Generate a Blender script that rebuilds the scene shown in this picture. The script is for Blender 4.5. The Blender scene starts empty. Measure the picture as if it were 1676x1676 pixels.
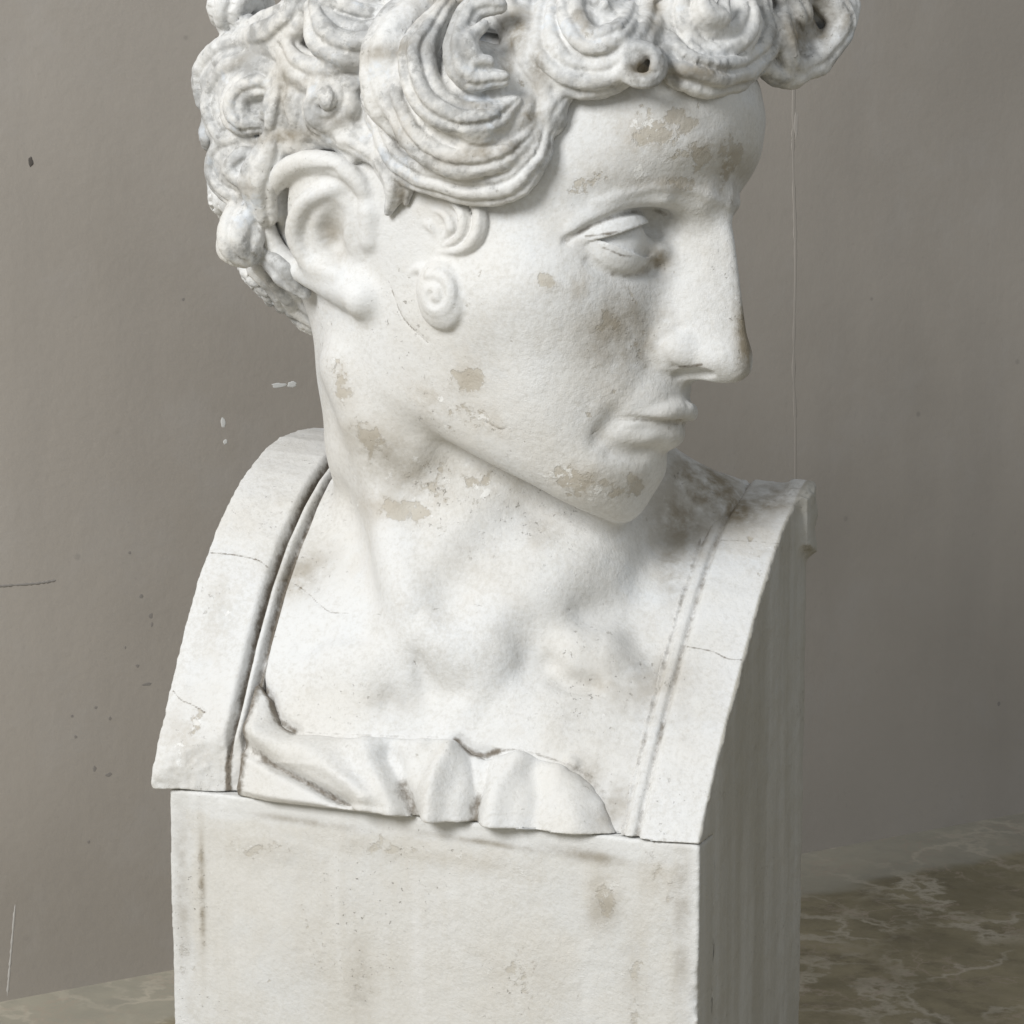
import bpy, math, random, time
import numpy as np
from concurrent.futures import ThreadPoolExecutor
T00 = time.time()
SC = bpy.context.scene
COL = SC.collection
import os
VOX = float(os.environ.get('VOX', '2.6'))   # sculpting resolution in working units

# ------------------------------------------------------------------ camera
CAM = np.array([0.603099, -1.351148, 0.659050]); YAW = 0.382327; PITCH = math.radians(8)
FPX = 4000.0
cy, sy, cp, sp = math.cos(YAW), math.sin(YAW), math.cos(PITCH), math.sin(PITCH)
FWD = np.array([-sy*cp, cy*cp, -sp]); RGT = np.array([cy, sy, 0.0]); UPV = np.cross(RGT, FWD); TOW = -FWD
S = 1.59329095/4000.0                                   # metres per working unit
HALF, DEEP, HGT = 0.18/S, 0.2328/S, 0.26/S              # block half width, depth, height
A = np.stack([RGT, UPV, TOW])                            # rows: working axes in world
ORG = CAM + FWD*1.59329095                               # working origin in world

def to_world(P): return np.asarray(P) @ A*S + ORG
def to_bust(P): return (np.asarray(P) @ A) + ORG/S       # bust frame, working units
def from_bust(B): return (np.asarray(B) - ORG/S) @ A.T
def KP(px, py, T=0.0): return np.array([(px-838)*(1-T/FPX), (838-py)*(1-T/FPX), T])

# head frame: y forward, l towards the near ear, z up
PHI = math.radians(30); HC, HS = math.cos(PHI), math.sin(PHI); HX0, HY0 = -38.0, 388.0
def HP(px, py, l):
    q = (px-838)/FPX
    y = (q*(FPX-l*HC) - HX0 + l*HS)/(HC+q*HS)
    return np.array([y, l, (838-py)/FPX*(FPX-y*HS-l*HC) - HY0])
def head_to_K(Q):
    Q = np.asarray(Q, float); y, l, z = Q[..., 0], Q[..., 1], Q[..., 2]
    return np.stack([HX0+y*HC-l*HS, HY0+z, y*HS+l*HC], -1)
def K_to_head(P):
    X = P[:, 0]-HX0
    return np.stack([X*HC+P[:, 2]*HS, -X*HS+P[:, 2]*HC, P[:, 1]-HY0], -1)

# ------------------------------------------------------------------ signed distance tools
def smin(a, b, k):
    h = np.maximum(k-np.abs(a-b), 0)/k
    return np.minimum(a, b) - h*h*k*.25
def smax(a, b, k): return -smin(-a, -b, k)
def ell(P, c, r, M=None):
    Q = P-np.asarray(c)
    if M is not None: Q = Q @ M
    r = np.asarray(r, float)
    k0 = np.sqrt(((Q/r)**2).sum(-1)); k1 = np.sqrt(((Q/(r*r))**2).sum(-1))+1e-9
    return k0*(k0-1)/k1
def cone(P, a, b, ra, rb):
    a = np.asarray(a, float); b = np.asarray(b, float)
    ab = b-a; t = np.clip(((P-a) @ ab)/(ab @ ab), 0, 1)
    return np.sqrt((((P-a)-t[:, None]*ab)**2).sum(-1)) - (ra+(rb-ra)*t)
def chain(P, pts, rs, k=0):
    d = None
    for i in range(len(pts)-1):
        e = cone(P, pts[i], pts[i+1], rs[i], rs[i+1])
        d = e if d is None else (smin(d, e, k) if k else np.minimum(d, e))
    return d
def poly_dist(P, L):
    d = None
    for i in range(len(L)-1):
        a, b = L[i], L[i+1]; ab = b-a
        t = np.clip(((P-a) @ ab)/(ab @ ab+1e-9), 0, 1)
        e = (((P-a)-t[:, None]*ab)**2).sum(-1)
        d = e if d is None else np.minimum(d, e)
    return np.sqrt(d)
def sm(a, b, x):
    t = np.clip((x-a)/(b-a), 0, 1); return t*t*(3-2*t)
def spline(pts, n):
    pts = np.asarray(pts, float); m = len(pts)
    if m < 3:
        u = np.linspace(0, 1, n)[:, None]; return pts[0]*(1-u)+pts[-1]*u
    P = np.vstack([2*pts[0]-pts[1], pts, 2*pts[-1]-pts[-2]])
    u = np.linspace(0, m-1-1e-6, n); i = u.astype(int); f = (u-i)[:, None]
    p0, p1, p2, p3 = P[i], P[i+1], P[i+2], P[i+3]
    return .5*(2*p1+(p2-p0)*f+(2*p0-5*p1+4*p2-p3)*f**2+(3*p1-p0-3*p2+p3)*f**3)

def inbox(P, lo, hi): return np.nonzero(((P > lo) & (P < hi)).all(1))[0]
def boxgap(bb, lo, hi):
    return max(0.0, float(np.max(np.maximum(bb[0]-hi, lo-bb[1]))))

def extract(f, lo, hi, h, kp=1.15):
    """mesh of f = 0 by surface nets on the voxel blocks near the surface"""
    B = 8; SB = 4
    lo = np.asarray(lo, float); hi = np.asarray(hi, float)
    ns = np.ceil((hi-lo)/(h*B*SB)).astype(int)
    NX = ns*B*SB+2
    def nid(I): return (I[:, 0]*NX[1]+I[:, 1])*NX[2]+I[:, 2]
    g = np.arange(B+1); cell = np.stack(np.meshgrid(g, g, g, indexing='ij'), -1).reshape(-1, 3)
    s4 = np.arange(SB); sub = np.stack(np.meshgrid(s4, s4, s4, indexing='ij'), -1).reshape(-1, 3)
    bw = h*B; V = []; VID = []; Q = []
    offs = np.array([[0,0,0],[1,0,0],[0,1,0],[1,1,0],[0,0,1],[1,0,1],[0,1,1],[1,1,1]])
    edges = [(0,1),(2,3),(4,5),(6,7),(0,2),(1,3),(4,6),(5,7),(0,4),(1,5),(2,6),(3,7)]
    def work(sb):
        b0 = np.array(sb)*SB
        l0 = lo+b0*bw; bb = (l0-bw*.2, l0+bw*SB*1.05)
        d = f(l0+(sub+.5)*bw, bb)
        keep = np.abs(d) < bw*kp
        if not keep.any(): return None
        blk = (b0+sub[keep])*B
        I = (blk[:, None, :]+cell[None]).reshape(-1, 3)
        D = f(lo+I*h, bb).reshape(len(blk), B+1, B+1, B+1)
        neg = D < 0
        c8 = [D[:, o[0]:o[0]+B, o[1]:o[1]+B, o[2]:o[2]+B] for o in offs]
        n8 = sum((c < 0).astype(np.int8) for c in c8)
        act = np.nonzero((n8 > 0) & (n8 < 8))
        if len(act[0]) == 0: return None
        v8 = np.stack([c[act] for c in c8], -1)
        acc = np.zeros((len(v8), 3)); cnt = np.zeros(len(v8))
        for (a, b) in edges:
            va, vb = v8[:, a], v8[:, b]; m = (va < 0) != (vb < 0)
            t = np.where(m, va/np.where(m, va-vb, 1), 0)[:, None]
            acc += np.where(m[:, None], offs[a]+t*(offs[b]-offs[a]), 0); cnt += m
        ci = np.stack(act[1:], -1)+blk[act[0]]
        qs = []
        for ax in range(3):
            o1, o2 = [(1, 2), (2, 0), (0, 1)][ax]
            sl0 = [slice(None)]+[slice(0, B)]*3; sl1 = [slice(None)]+[slice(0, B)]*3
            sl1[ax+1] = slice(1, B+1)
            a, b = neg[tuple(sl0)], neg[tuple(sl1)]
            e = np.nonzero(a != b)
            if len(e[0]) == 0: continue
            n = np.stack(e[1:], -1)+blk[e[0]]
            e1 = np.zeros(3, int); e1[o1] = 1; e2 = np.zeros(3, int); e2[o2] = 1
            q = np.stack([nid(n+1-e1-e2), nid(n+1-e2), nid(n+1), nid(n+1-e1)], -1)
            fl = ~a[e]
            q[fl] = q[fl][:, ::-1]
            qs.append(q)
        return lo+(ci+acc/cnt[:, None])*h, nid(ci+1), (np.concatenate(qs) if qs else np.zeros((0, 4), int))
    jobs = [(i, j, k) for i in range(ns[0]) for j in range(ns[1]) for k in range(ns[2])]
    with ThreadPoolExecutor(4) as ex:
        for r in ex.map(work, jobs):
            if r is not None: V.append(r[0]); VID.append(r[1]); Q.append(r[2])
    V = np.concatenate(V); VID = np.concatenate(VID); Q = np.concatenate(Q)
    VID, ix = np.unique(VID, return_index=True); V = V[ix]
    pos = np.searchsorted(VID, Q); pos = np.minimum(pos, len(VID)-1)
    ok = (VID[pos] == Q).all(1)
    return V, pos[ok]

def numpy_mesh(name, V, F, attrs=None):
    me = bpy.data.meshes.new(name)
    me.vertices.add(len(V)); me.vertices.foreach_set('co', np.ascontiguousarray(V, np.float32).ravel())
    n = F.shape[1]
    me.loops.add(F.size); me.loops.foreach_set('vertex_index', np.ascontiguousarray(F, np.int32).ravel())
    me.polygons.add(len(F)); me.polygons.foreach_set('loop_start', np.arange(len(F), dtype=np.int32)*n)
    me.polygons.foreach_set('loop_total', np.full(len(F), n, np.int32))
    me.update(calc_edges=True); me.validate()
    me.polygons.foreach_set('use_smooth', np.ones(len(me.polygons), bool))
    for k, v in (attrs or {}).items():
        a = me.attributes.new(k, 'FLOAT', 'POINT'); a.data.foreach_set('value', np.ascontiguousarray(v, np.float32))
    return me
def link(name, me, mat, parent=None):
    o = bpy.data.objects.new(name, me); COL.objects.link(o)
    if mat: me.materials.append(mat)
    if parent: o.parent = parent
    return o

# ------------------------------------------------------------------ head
_Z = np.array([-420, -400, -340, -290, -240, -180, -120, -60, 0, 40, 80, 110, 140, 170, 230, 300, 380])
_YF = np.array([262, 268, 286, 300, 316, 332, 343, 348, 346, 346, 366, 402, 440, 462, 474, 460, 400])
_LW = np.array([88, 98, 136, 160, 180, 199, 217, 231, 238, 240, 240, 240, 240, 240, 237, 226, 190])
_YB = np.array([60, 60, 60, 60, 62, 72, 82, 92, 100, 105, 110, 115, 118, 120, 120, 120, 110])
ZT = np.linspace(-420, 380, 81)
def _den(T):
    k = np.interp(ZT, _Z, T)
    for _ in range(3): k[1:-1] = (k[:-2]+2*k[1:-1]+k[2:])/4
    return k
YF, LW, YB = _den(_YF), _den(_LW), _den(_YB)
def loft(H):
    y, l, z = H[:, 0], H[:, 1], H[:, 2]
    i = np.clip((z+420)/10, 0, 79.999); j = i.astype(int); fr = i-j
    def tab(T): return T[j]*(1-fr)+T[j+1]*fr
    yf, lw, yb = tab(YF), tab(LW), tab(YB)
    dy = y-yb
    a = np.where(dy > 0, yf-yb, 330.0)
    u, v = np.abs(dy)/a, np.abs(l)/lw
    p = 2.25
    g = (u**p+v**p+1e-9)**(1/p)
    gu = (u/g)**(p-1)/a; gv = (v/g)**(p-1)/lw
    return smax((g-1)/np.sqrt(gu*gu+gv*gv+1e-12)*.95, z-330, 60)

def hp(px, py, l): return HP(px, py, l)
EYE = hp(1030, 400, 110); EYE[0] -= 40
EYER = 62.0
JA, JB = hp(690, 716, 190), hp(935, 830, 75)
JN = np.array([JB[2]-JA[2], 0, -(JB[0]-JA[0])]); JN = JN/np.linalg.norm(JN)*(-1 if JN[2] > 0 else 1)
_n = [hp(x, y, 0) for x, y in [(1170, 325), (1192, 350), (1200, 385), (1206, 430), (1212, 480), (1218, 530), (1224, 570), (1227, 590), (1224, 620)]]
_nz = np.array([p[2] for p in _n])[::-1]; _ny = np.array([p[0] for p in _n])[::-1]
NZ = np.linspace(_nz[0]-30, _nz[-1]+20, 60); NY = np.interp(NZ, _nz, _ny)
NSL = np.interp(NZ, _nz, np.array([1.7, 1.8, 2.0, 2.1, 2.1, 2.1, 2.0, 2.0, 2.0])[::-1])
NRO = np.interp(NZ, _nz, np.array([40, 30, 24, 22, 24, 30, 42, 48, 48])[::-1])
for _ in range(4): NY[1:-1] = (NY[:-2]+2*NY[1:-1]+NY[2:])/4
NB = hp(1205, 625, 0); _e = NB-hp(1150, 622, 0); NBN = np.array([_e[2], 0, -_e[0]])/np.linalg.norm(_e)
def face(H):
    """H: head-frame points; the face is symmetric about l = 0"""
    Q = H.copy(); Q[:, 1] = np.abs(Q[:, 1])
    d = loft(H)
    d = smax(d, (Q-JA) @ JN, 52)                       # underside of the jaw
    d = smin(d, ell(H, (-10, 0, 186), (430, 252, 292)), 60)
    c = hp(1012, 751, 0); c[0] -= 28                      # chin
    d = smin(d, ell(H, c, (96, 90, 57)), 45)
    c = hp(1070, 655, 0); c[0] = 262                      # muzzle
    d = smin(d, ell(H, c, (92, 100, 70)), 46)
    d = smin(d, ell(Q, hp(915, 470, 190)+np.array([-92, -34, 0]), (90, 66, 60)), 90)   # cheekbone
    c = EYE+np.array([78, -12, 18])                       # eye socket
    d = smax(d, -ell(Q, c, (48, 92, 50)), 34)
    br = [hp(1206, 322, 0), hp(1172, 322, 45), hp(1105, 305, 100), hp(1025, 316, 150), hp(960, 343, 185)]
    br = [p+np.array([-33, -6, 2]) for p in br]
    d = smin(d, chain(Q, br, [26, 26, 23, 18, 10], 10), 30)
    zz = Q[:, 2]                                          # nose: a rounded wedge along its ridge
    yr = np.interp(zz, NZ, NY); sl = np.interp(zz, NZ, NSL); ro = np.interp(zz, NZ, NRO)
    dn = (Q[:, 0]-yr+sl*(np.sqrt(Q[:, 1]**2+ro*ro)-ro))/np.sqrt(1+sl*sl*.7)
    dn = smax(dn, (Q-NB) @ NBN+.5*np.maximum(np.abs(Q[:, 1])-14, 0), 26)
    dn = smax(dn, 200-Q[:, 0], 5)
    dn = smax(dn, Q[:, 1]-np.interp(zz, [-170, -60, 100], [62, 56, 44]), 24)
    dn = smax(dn, zz-(NZ[-1]-10), 40)
    d = smin(d, dn, 30)
    d = smin(d, ell(H, hp(1206, 588, 0)+np.array([-21, 0, 2]), (33, 36, 30)), 22)
    al = hp(1118, 569, 58)+np.array([-28, -8, 0])
    d = smin(d, ell(Q, al, (40, 23, 30)), 15)
    nz = hp(1136, 607, 32)
    d = smax(d, -ell(Q, nz+np.array([0, 0, -6]), (34, 13, 14)), 7)
    dx = Q-EYE                                            # eyeball and lids
    ball = np.sqrt((dx**2).sum(-1))
    dl = np.clip(dx[:, 1], -80, 80)
    up = dx[:, 2]-(29-.24*dl-.0022*dl**2)
    lo = -dx[:, 2]+(-20+.08*dl+.004*dl**2)
    u_ = smax(ball-(EYER+13), -up, 3)
    l_ = smax(ball-(EYER+8), -lo, 4)
    de = np.minimum(ball-EYER, np.minimum(u_, l_))
    d = smin(d, de, 8)
    d = smin(d, ell(Q, hp(1082, 410, 62)+np.array([-16, 0, 0]), (26, 22, 16)), 22)
    ul = [hp(1128, 671, 0)+np.array([-12, 0, 2]), hp(1090, 675, 48)+np.array([-11, 0, 0]), hp(1006, 692, 98)+np.array([-14, -6, 0])]   # lips
    d = smin(d, chain(Q, spline(ul, 20), np.linspace(19, 9, 20), 3), 9)
    ll = [hp(1108, 707, 0)+np.array([-20, 0, 0]), hp(1070, 711, 48)+np.array([-17, 0, 0]), hp(1008, 700, 96)+np.array([-16, -6, 0])]
    d = smin(d, chain(Q, spline(ll, 20), np.linspace(28, 10, 20), 3), 9)
    return d

# neck in working coordinates
NK = [KP(790, 520, -95), KP(793, 700, -104), KP(818, 850, -104), KP(835, 1020, -35)]
NS = np.array([1, 1, 1.5])
def neck(P):
    return chain(P*NS, [k*NS for k in NK], [268, 262, 255, 262], 30)*.82

# ------------------------------------------------------------------ torso panel (bust frame)
CLm = np.array([(-.008, .258), (-.006, .275), (.018, .317), (.048, .373), (.083, .417), (.119, .446), (.155, .465), (.193, .473), (.236, .473)])/S
CRm = np.array([(-.004, .256), (0, .262), (.039, .309), (.085, .353), (.123, .389), (.164, .42), (.186, .432), (.208, .441), (.236, .449)])/S
CLs, CRs = spline(CLm, 13), spline(CRm, 13)
def panel(Bp):
    """signed distance to the leaning front, and arc parameter along it"""
    w = np.clip((Bp[:, 0]+HALF)/(2*HALF), 0, 1)[:, None]
    y, z = Bp[:, 1], Bp[:, 2]
    best = np.full(len(Bp), 1e9); sg = np.zeros(len(Bp)); tt = np.zeros(len(Bp))
    for i in range(12):
        a = CLs[i]*(1-w)+CRs[i]*w; b = CLs[i+1]*(1-w)+CRs[i+1]*w
        e = b-a; L2 = (e**2).sum(-1)
        t = ((y-a[:, 0])*e[:, 0]+(z-a[:, 1])*e[:, 1])/L2
        tc = np.clip(t, 0 if i else -9, 1 if i < 11 else 9)
        qy = y-a[:, 0]-tc*e[:, 0]; qz = z-a[:, 1]-tc*e[:, 1]
        dd = qy*qy+qz*qz
        s = np.sign(-(y-a[:, 0])*e[:, 1]+(z-a[:, 1])*e[:, 0])
        m = dd < best
        best = np.where(m, dd, best); sg = np.where(m, s, sg); tt = np.where(m, i+tc, tt)
    return np.sqrt(best)*sg, tt

BANDW = 128.0
def rec_of(Bp, t):
    k = sm(0, 4.2, t)
    return (-8+24*np.clip(1-(Bp[:, 0]/(HALF-120))**2, 0, 1))*k-26*(1-k)
def chest(P):
    Bp = to_bust(P)
    d, t = panel(Bp)
    ax = np.abs(Bp[:, 0])
    rec = rec_of(Bp, t)
    dd = d-rec
    dd = smax(dd, ax-(HALF-BANDW+np.where(Bp[:, 0] < 0, -3, 8)), 5)
    dd = smax(dd, Bp[:, 1]-DEEP+4, 6)
    dd = np.maximum(dd, HGT+1-Bp[:, 2])
    return dd

STROKES = []      # (polyline, sigma, amplitude, lo, hi)
def base(P, bb=None):
    d = neck(P)
    if bb is None or bb[1][1] > -170:
        d = smin(d, face(K_to_head(P)), 18+95*sm(-50, -210, P[:, 0]))
    if bb is None or bb[0][1] < 330:
        tr = cone(P, KP(985, 770, -130), KP(1180, 880, -130), 100, 84)
        d = smin(d, tr, 50)
        d = smin(d, chest(P), 55)
    return d
from mathutils.bvhtree import BVHTree
_V, _F = extract(base, (-520, -640, -520), (520, 860, 460), 7.0)
_BVH = BVHTree.FromPolygons(_V.tolist(), _F.tolist())
print('base', len(_V), time.time()-T00)
def cast(px, py):
    o = KP(px, py, 900.0); dr = KP(px, py, 0)-np.array([0, 0, FPX]); dr /= np.linalg.norm(dr)
    return _BVH.ray_cast(o, dr)
def hit(px, py, f=None, t0=500.0):
    if f is None or f is base:
        c, nn, _, _ = cast(px, py)
        if c is not None: return np.array(c)
        o = KP(px, py, 0); c, nn, _, _ = _BVH.find_nearest(o)
        return KP(px, py, c[2])
    o = KP(px, py, t0); dr = KP(px, py, 0)-np.array([0, 0, FPX]); dr /= np.linalg.norm(dr)
    p = o.copy()
    for _ in range(80):
        d = float(f(p[None])[0])
        if abs(d) < .5: break
        p = p+dr*d*.8
        if p[2] < -700: break
    return p
def stroke(pts, sigma, amp, n=None, f=None, lift=0):
    L = np.array([hit(x, y, f) for x, y in pts])
    if len(L) > 2: L = spline(L, n or len(L)*3)
    L = np.atleast_2d(L)
    if len(L) == 1: L = np.vstack([L, L+.01])
    STROKES.append((L, sigma, amp, L.min(0)-2.3*sigma, L.max(0)+2.3*sigma))

def mirror(L):
    H = K_to_head(L); H[:, 1] *= -1
    return head_to_K(H)
def add_stroke(L, sigma, amp):
    STROKES.append((L, sigma, amp, L.min(0)-2.3*sigma, L.max(0)+2.3*sigma))
def face_stroke(pts, sigma, amp):
    stroke(pts, sigma, amp)
    L = mirror(STROKES[-1][0]); add_stroke(L, sigma, amp)

def nrm(p, f=None):
    f = f or base
    e = 6.0
    P = p+np.array([[e,0,0],[-e,0,0],[0,e,0],[0,-e,0],[0,0,e],[0,0,-e]])
    d = f(P); g = np.array([d[0]-d[1], d[2]-d[3], d[4]-d[5]])
    return g/np.linalg.norm(g)

# --- face and chest relief, drawn over the base form
face_stroke([(927, 394), (950, 379), (973, 367), (1020, 350), (1067, 343), (1090, 350)], 6, -8)
face_stroke([(940, 372), (985, 345), (1035, 330), (1085, 328)], 15, 7)
face_stroke([(965, 428), (1000, 448), (1040, 453), (1080, 440)], 8, -5)
face_stroke([(1076, 592), (1040, 640), (1008, 676)], 22, -4)
face_stroke([(1006, 686), (986, 704), (980, 718)], 17, -8)
face_stroke([(1003, 688), (1040, 687), (1075, 690), (1098, 691), (1112, 691)], 5, -9)
face_stroke([(1000, 740), (1040, 744), (1072, 733)], 16, -7)
face_stroke([(975, 332), (1040, 312), (1100, 306), (1150, 318), (1192, 336)], 8, 4)
face_stroke([(1102, 602), (1084, 590), (1078, 568), (1090, 548), (1110, 538)], 8, -6)
face_stroke([(880, 640), (925, 715), (960, 760)], 64, 10)
stroke([(1138, 634), (1126, 658)], 9, -4)
stroke([(548, 600), (575, 655), (620, 706), (672, 742)], 38, 24)
stroke([(590, 700), (618, 780), (645, 920), (690, 1030)], 38, 24)
stroke([(560, 820), (580, 900), (600, 980)], 36, -14)
stroke([(865, 838), (800, 890), (755, 945), (735, 1000)], 42, -24)
stroke([(1000, 860), (940, 930), (865, 1000), (820, 1040)], 46, 16)
stroke([(1078, 900), (1040, 980), (960, 1010)], 34, -18)
stroke([(560, 1080), (590, 1096)], 60, 18)
stroke([(500, 1060), (540, 1045), (600, 1040)], 22, -8)
stroke([(742, 1052), (764, 1072)], 52, 34)
stroke([(684, 1010), (690, 1080), (697, 1130)], 16, -12)
stroke([(700, 1130), (760, 1138)], 30, -10)
stroke([(822, 1078), (795, 1115), (765, 1155)], 24, 12)
stroke([(858, 1030), (862, 1080)], 36, -15)
stroke([(955, 1064), (985, 1070)], 44, 30)
stroke([(900, 1090), (926, 1116), (968, 1122)], 18, -15)
stroke([(1050, 1050), (1085, 1090)], 36, -12)
stroke([(640, 1150), (690, 1170)], 30, -12)
stroke([(850, 1150), (900, 1170)], 50, 10)
stroke([(412, 1110), (438, 1145), (450, 1178), (482, 1199)], 11, -16)
stroke([(752, 1216), (775, 1232), (800, 1236)], 10, -14)
stroke([(934, 1247), (938, 1250)], 8, 14)
CRK = [[(663, 1012), (676, 1040), (672, 1066), (684, 1096), (690, 1130), (697, 1160), (688, 1186), (682, 1202)],
       [(436, 935), (455, 950), (482, 956), (505, 972), (521, 988)], [(521, 988), (545, 1003), (600, 1003), (640, 1010)], [(700, 1000), (760, 988), (830, 1001)],
       [(845, 1010), (930, 998), (1000, 1010), (1090, 1040)], [(640, 470), (660, 520), (700, 560)], [(795, 690), (820, 702), (838, 694)], [(700, 1206), (706, 1235), (712, 1262)], [(906, 755), (960, 716), (1000, 690)]]
for c in CRK: stroke(c, 2.0, -2.2)

# --- near ear (built on the side of the head, with its mirror on the far side)
def lifted(pts):
    out = []
    for x, y, h in pts:
        p = hit(x, y); out.append(p+nrm(p)*h)
    return np.array(out)
EAR = []          # chains: (points, radii, k, sign)
def ear_chain(pts, rs, n, k, sign=1):
    L = spline(lifted(pts), n); R = np.interp(np.linspace(0, 1, n), np.linspace(0, 1, len(rs)), rs)
    EAR.append((L, R, k, sign)); EAR.append((mirror(L), R, k, sign))
_e = lifted([(548, 258, 20), (556, 462, 10), (606, 365, -4), (458, 350, 34)])
_c = _e.mean(0); _a = _e[0]-_e[1]; _a /= np.linalg.norm(_a); _b = _e[3]-_e[2]; _b -= (_b @ _a)*_a; _b /= np.linalg.norm(_b); _n = np.cross(_a, _b); _n *= np.sign(_n[2])
EARM = np.stack([_a, _b, _n], 1)
EAR.append(('disc', (_c, (104, 74, 13), EARM), 22, 1)); 
_cH = K_to_head(_c[None])[0]*np.array([1, -1, 1])
_MH = K_to_head(EARM.T+np.array([HX0, HY0, 0]))*np.array([1, -1, 1]); 
EAR.append(('disc', (head_to_K(_cH), (104, 74, 13), (head_to_K(_MH)-np.array([HX0, HY0, 0])).T), 22, 1))
ear_chain([(602, 340, -6), (594, 300, 6), (560, 268, 20), (508, 270, 30), (472, 306, 36), (464, 352, 36), (480, 402, 30), (512, 440, 22), (545, 462, 10)], [8, 14, 17, 18, 18, 16, 16, 17, 14], 24, 12)
ear_chain([(530, 440, 8), (560, 466, 4), (588, 480, 4), (596, 488, 6)], [20, 26, 28, 28], 8, 30)
ear_chain([(566, 304, 8), (545, 312, 20), (518, 330, 30), (508, 374, 34), (528, 424, 26), (566, 446, 16)], [8, 11, 14, 15, 14, 11], 18, 14)
ear_chain([(604, 350, -4), (604, 392, -4)], [17, 15], 4, 16)
ear_chain([(560, 350, 26), (552, 385, 22), (568, 414, 20)], [22, 28, 16], 8, 12, -1)
ear_chain([(566, 284, 34), (520, 292, 46), (488, 330, 50), (486, 374, 48), (506, 420, 40)], [8, 11, 12, 11, 8], 14, 7, -1)
for i, (L, R, k, sg) in enumerate(EAR):
    if isinstance(L, str): EAR[i] = (L, R, k, sg, R[0]-170, R[0]+170)
    else: EAR[i] = (L, R, k, sg, L.min(0)-R.max()-70, L.max(0)+R.max()+70)
def figure(P, bb=None):
    d = base(P, bb)
    for (L, R, k, sg, lo, hi) in EAR:
        if bb is not None and boxgap(bb, lo, hi) > 0: continue
        m = inbox(P, lo, hi)
        if len(m) == 0: continue
        e = ell(P[m], *R) if isinstance(L, str) else chain(P[m], L, R)
        d[m] = smin(d[m], e, k) if sg > 0 else smax(d[m], -e, k)
    for (L, sg, am, lo, hi) in STROKES:
        if bb is not None and boxgap(bb, lo, hi) > 0: continue
        m = inbox(P, lo, hi)
        if len(m) == 0: continue
        d[m] -= am*np.exp(-(poly_dist(P[m], L)/sg)**2)
    for K in SIDEBURN:
        if bb is not None and boxgap(bb, K['lo'], K['hi']) > 0: continue
        m = inbox(P, K['lo'], K['hi'])
        if len(m): d[m] = smin(d[m], lock_d(P[m], K), 4)
    Bp = to_bust(P)
    return np.maximum(d, HGT+1-Bp[:, 2])

# ------------------------------------------------------------------ noise
_rng = np.random.default_rng(7); _TAB = _rng.random((32, 32, 32)).astype(np.float32)
def vnoise(P, sc):
    q = P/sc; i = np.floor(q).astype(int); f = q-i; f = f*f*(3-2*f)
    o = 0
    for dx in (0, 1):
        wx = f[:, 0] if dx else 1-f[:, 0]
        for dy in (0, 1):
            wy = f[:, 1] if dy else 1-f[:, 1]
            for dz in (0, 1):
                wz = f[:, 2] if dz else 1-f[:, 2]
                o = o+wx*wy*wz*_TAB[(i[:, 0]+dx) & 31, (i[:, 1]+dy) & 31, (i[:, 2]+dz) & 31]
    return o*2-1

# ------------------------------------------------------------------ edge bands, drapery, plinth
_seg = np.mean([np.linalg.norm(np.diff(CLs, axis=0), axis=1).mean(), np.linalg.norm(np.diff(CRs, axis=0), axis=1).mean()])
def on_panel(px, py, lift=8, full=False):
    """point of the leaning front under a pixel, in (x, arc) coordinates"""
    o = to_bust(KP(px, py, 700.0)[None])[0]; e = to_bust(KP(px, py, -300.0)[None])[0]
    ts = np.linspace(0, 1, 600)[:, None]; Q = o+(e-o)*ts
    d, t = panel(Q); k = np.argmax(d < lift)
    return np.array([Q[k, 0], t[k]*_seg]) if not full else from_bust(Q[k])
CUT = [on_panel(252, 1262, 1, True), on_panel(323, 1219, 1, True), on_panel(318, 1274, 1, True)]
_m = from_bust(to_bust(CUT[2][None])+np.array([0, 22, 0]))[0]; CUT[2] = _m
GROOVES = []
def band(side):
    lo_x, hi_x = (-HALF-24, -HALF+BANDW) if side < 0 else (HALF-BANDW, HALF)
    def f(P, bb=None):
        Bp = to_bust(P)
        d, t = panel(Bp)
        e = HALF-np.abs(Bp[:, 0])                       # distance inwards from the outer edge
        dp = 24 if side < 0 else 9
        r = -dp*np.exp(-((e-100)/6.0)**2)-dp*.8*np.exp(-((e-122)/6.0)**2)-3*np.exp(-((e-111)/4.0)**2)
        r = r-(6 if side < 0 else 4)*sm(112, 130, e)
        n1 = vnoise(P, 9.0); n2 = vnoise(P+91, 30.0)
        d = d-r
        x = Bp[:, 0]
        dx = np.maximum(lo_x-x, x-hi_x)
        d = smax(d, dx+1.3*n1*np.exp(-(d/10)**2)+.8*n2, 4)
        d = smax(d, Bp[:, 1]-DEEP, 6)
        if side > 0:
            ck = np.stack([np.abs(x-HALF+2)-15+3*n2, np.abs(Bp[:, 1]-(DEEP-26))-26+5*n2, np.abs(Bp[:, 2]-.427/S)-.018/S-.35*(Bp[:, 1]-(DEEP-26))+4*n1], -1)
            d = smin(d, ck.max(-1), 24)
        else:
            n = np.cross(CUT[1]-CUT[0], CUT[2]-CUT[0]); n /= np.linalg.norm(n)
            if n[1] > 0: n = -n
            d = smax(d, (P-CUT[0]) @ n+1.0*n1+2*n2, 3)
        if side > 0: d = d-1.6*sm(70, 130, Bp[:, 1])
        return np.maximum(d+.3*n1+.5*n2, -HGT*(side > 0)*sm(70, 75, Bp[:, 1])+HGT+(2.5+1.5*n2)*sm(90, 50, Bp[:, 1])-2*sm(60, 100, Bp[:, 1])-Bp[:, 2])
    return f
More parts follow.
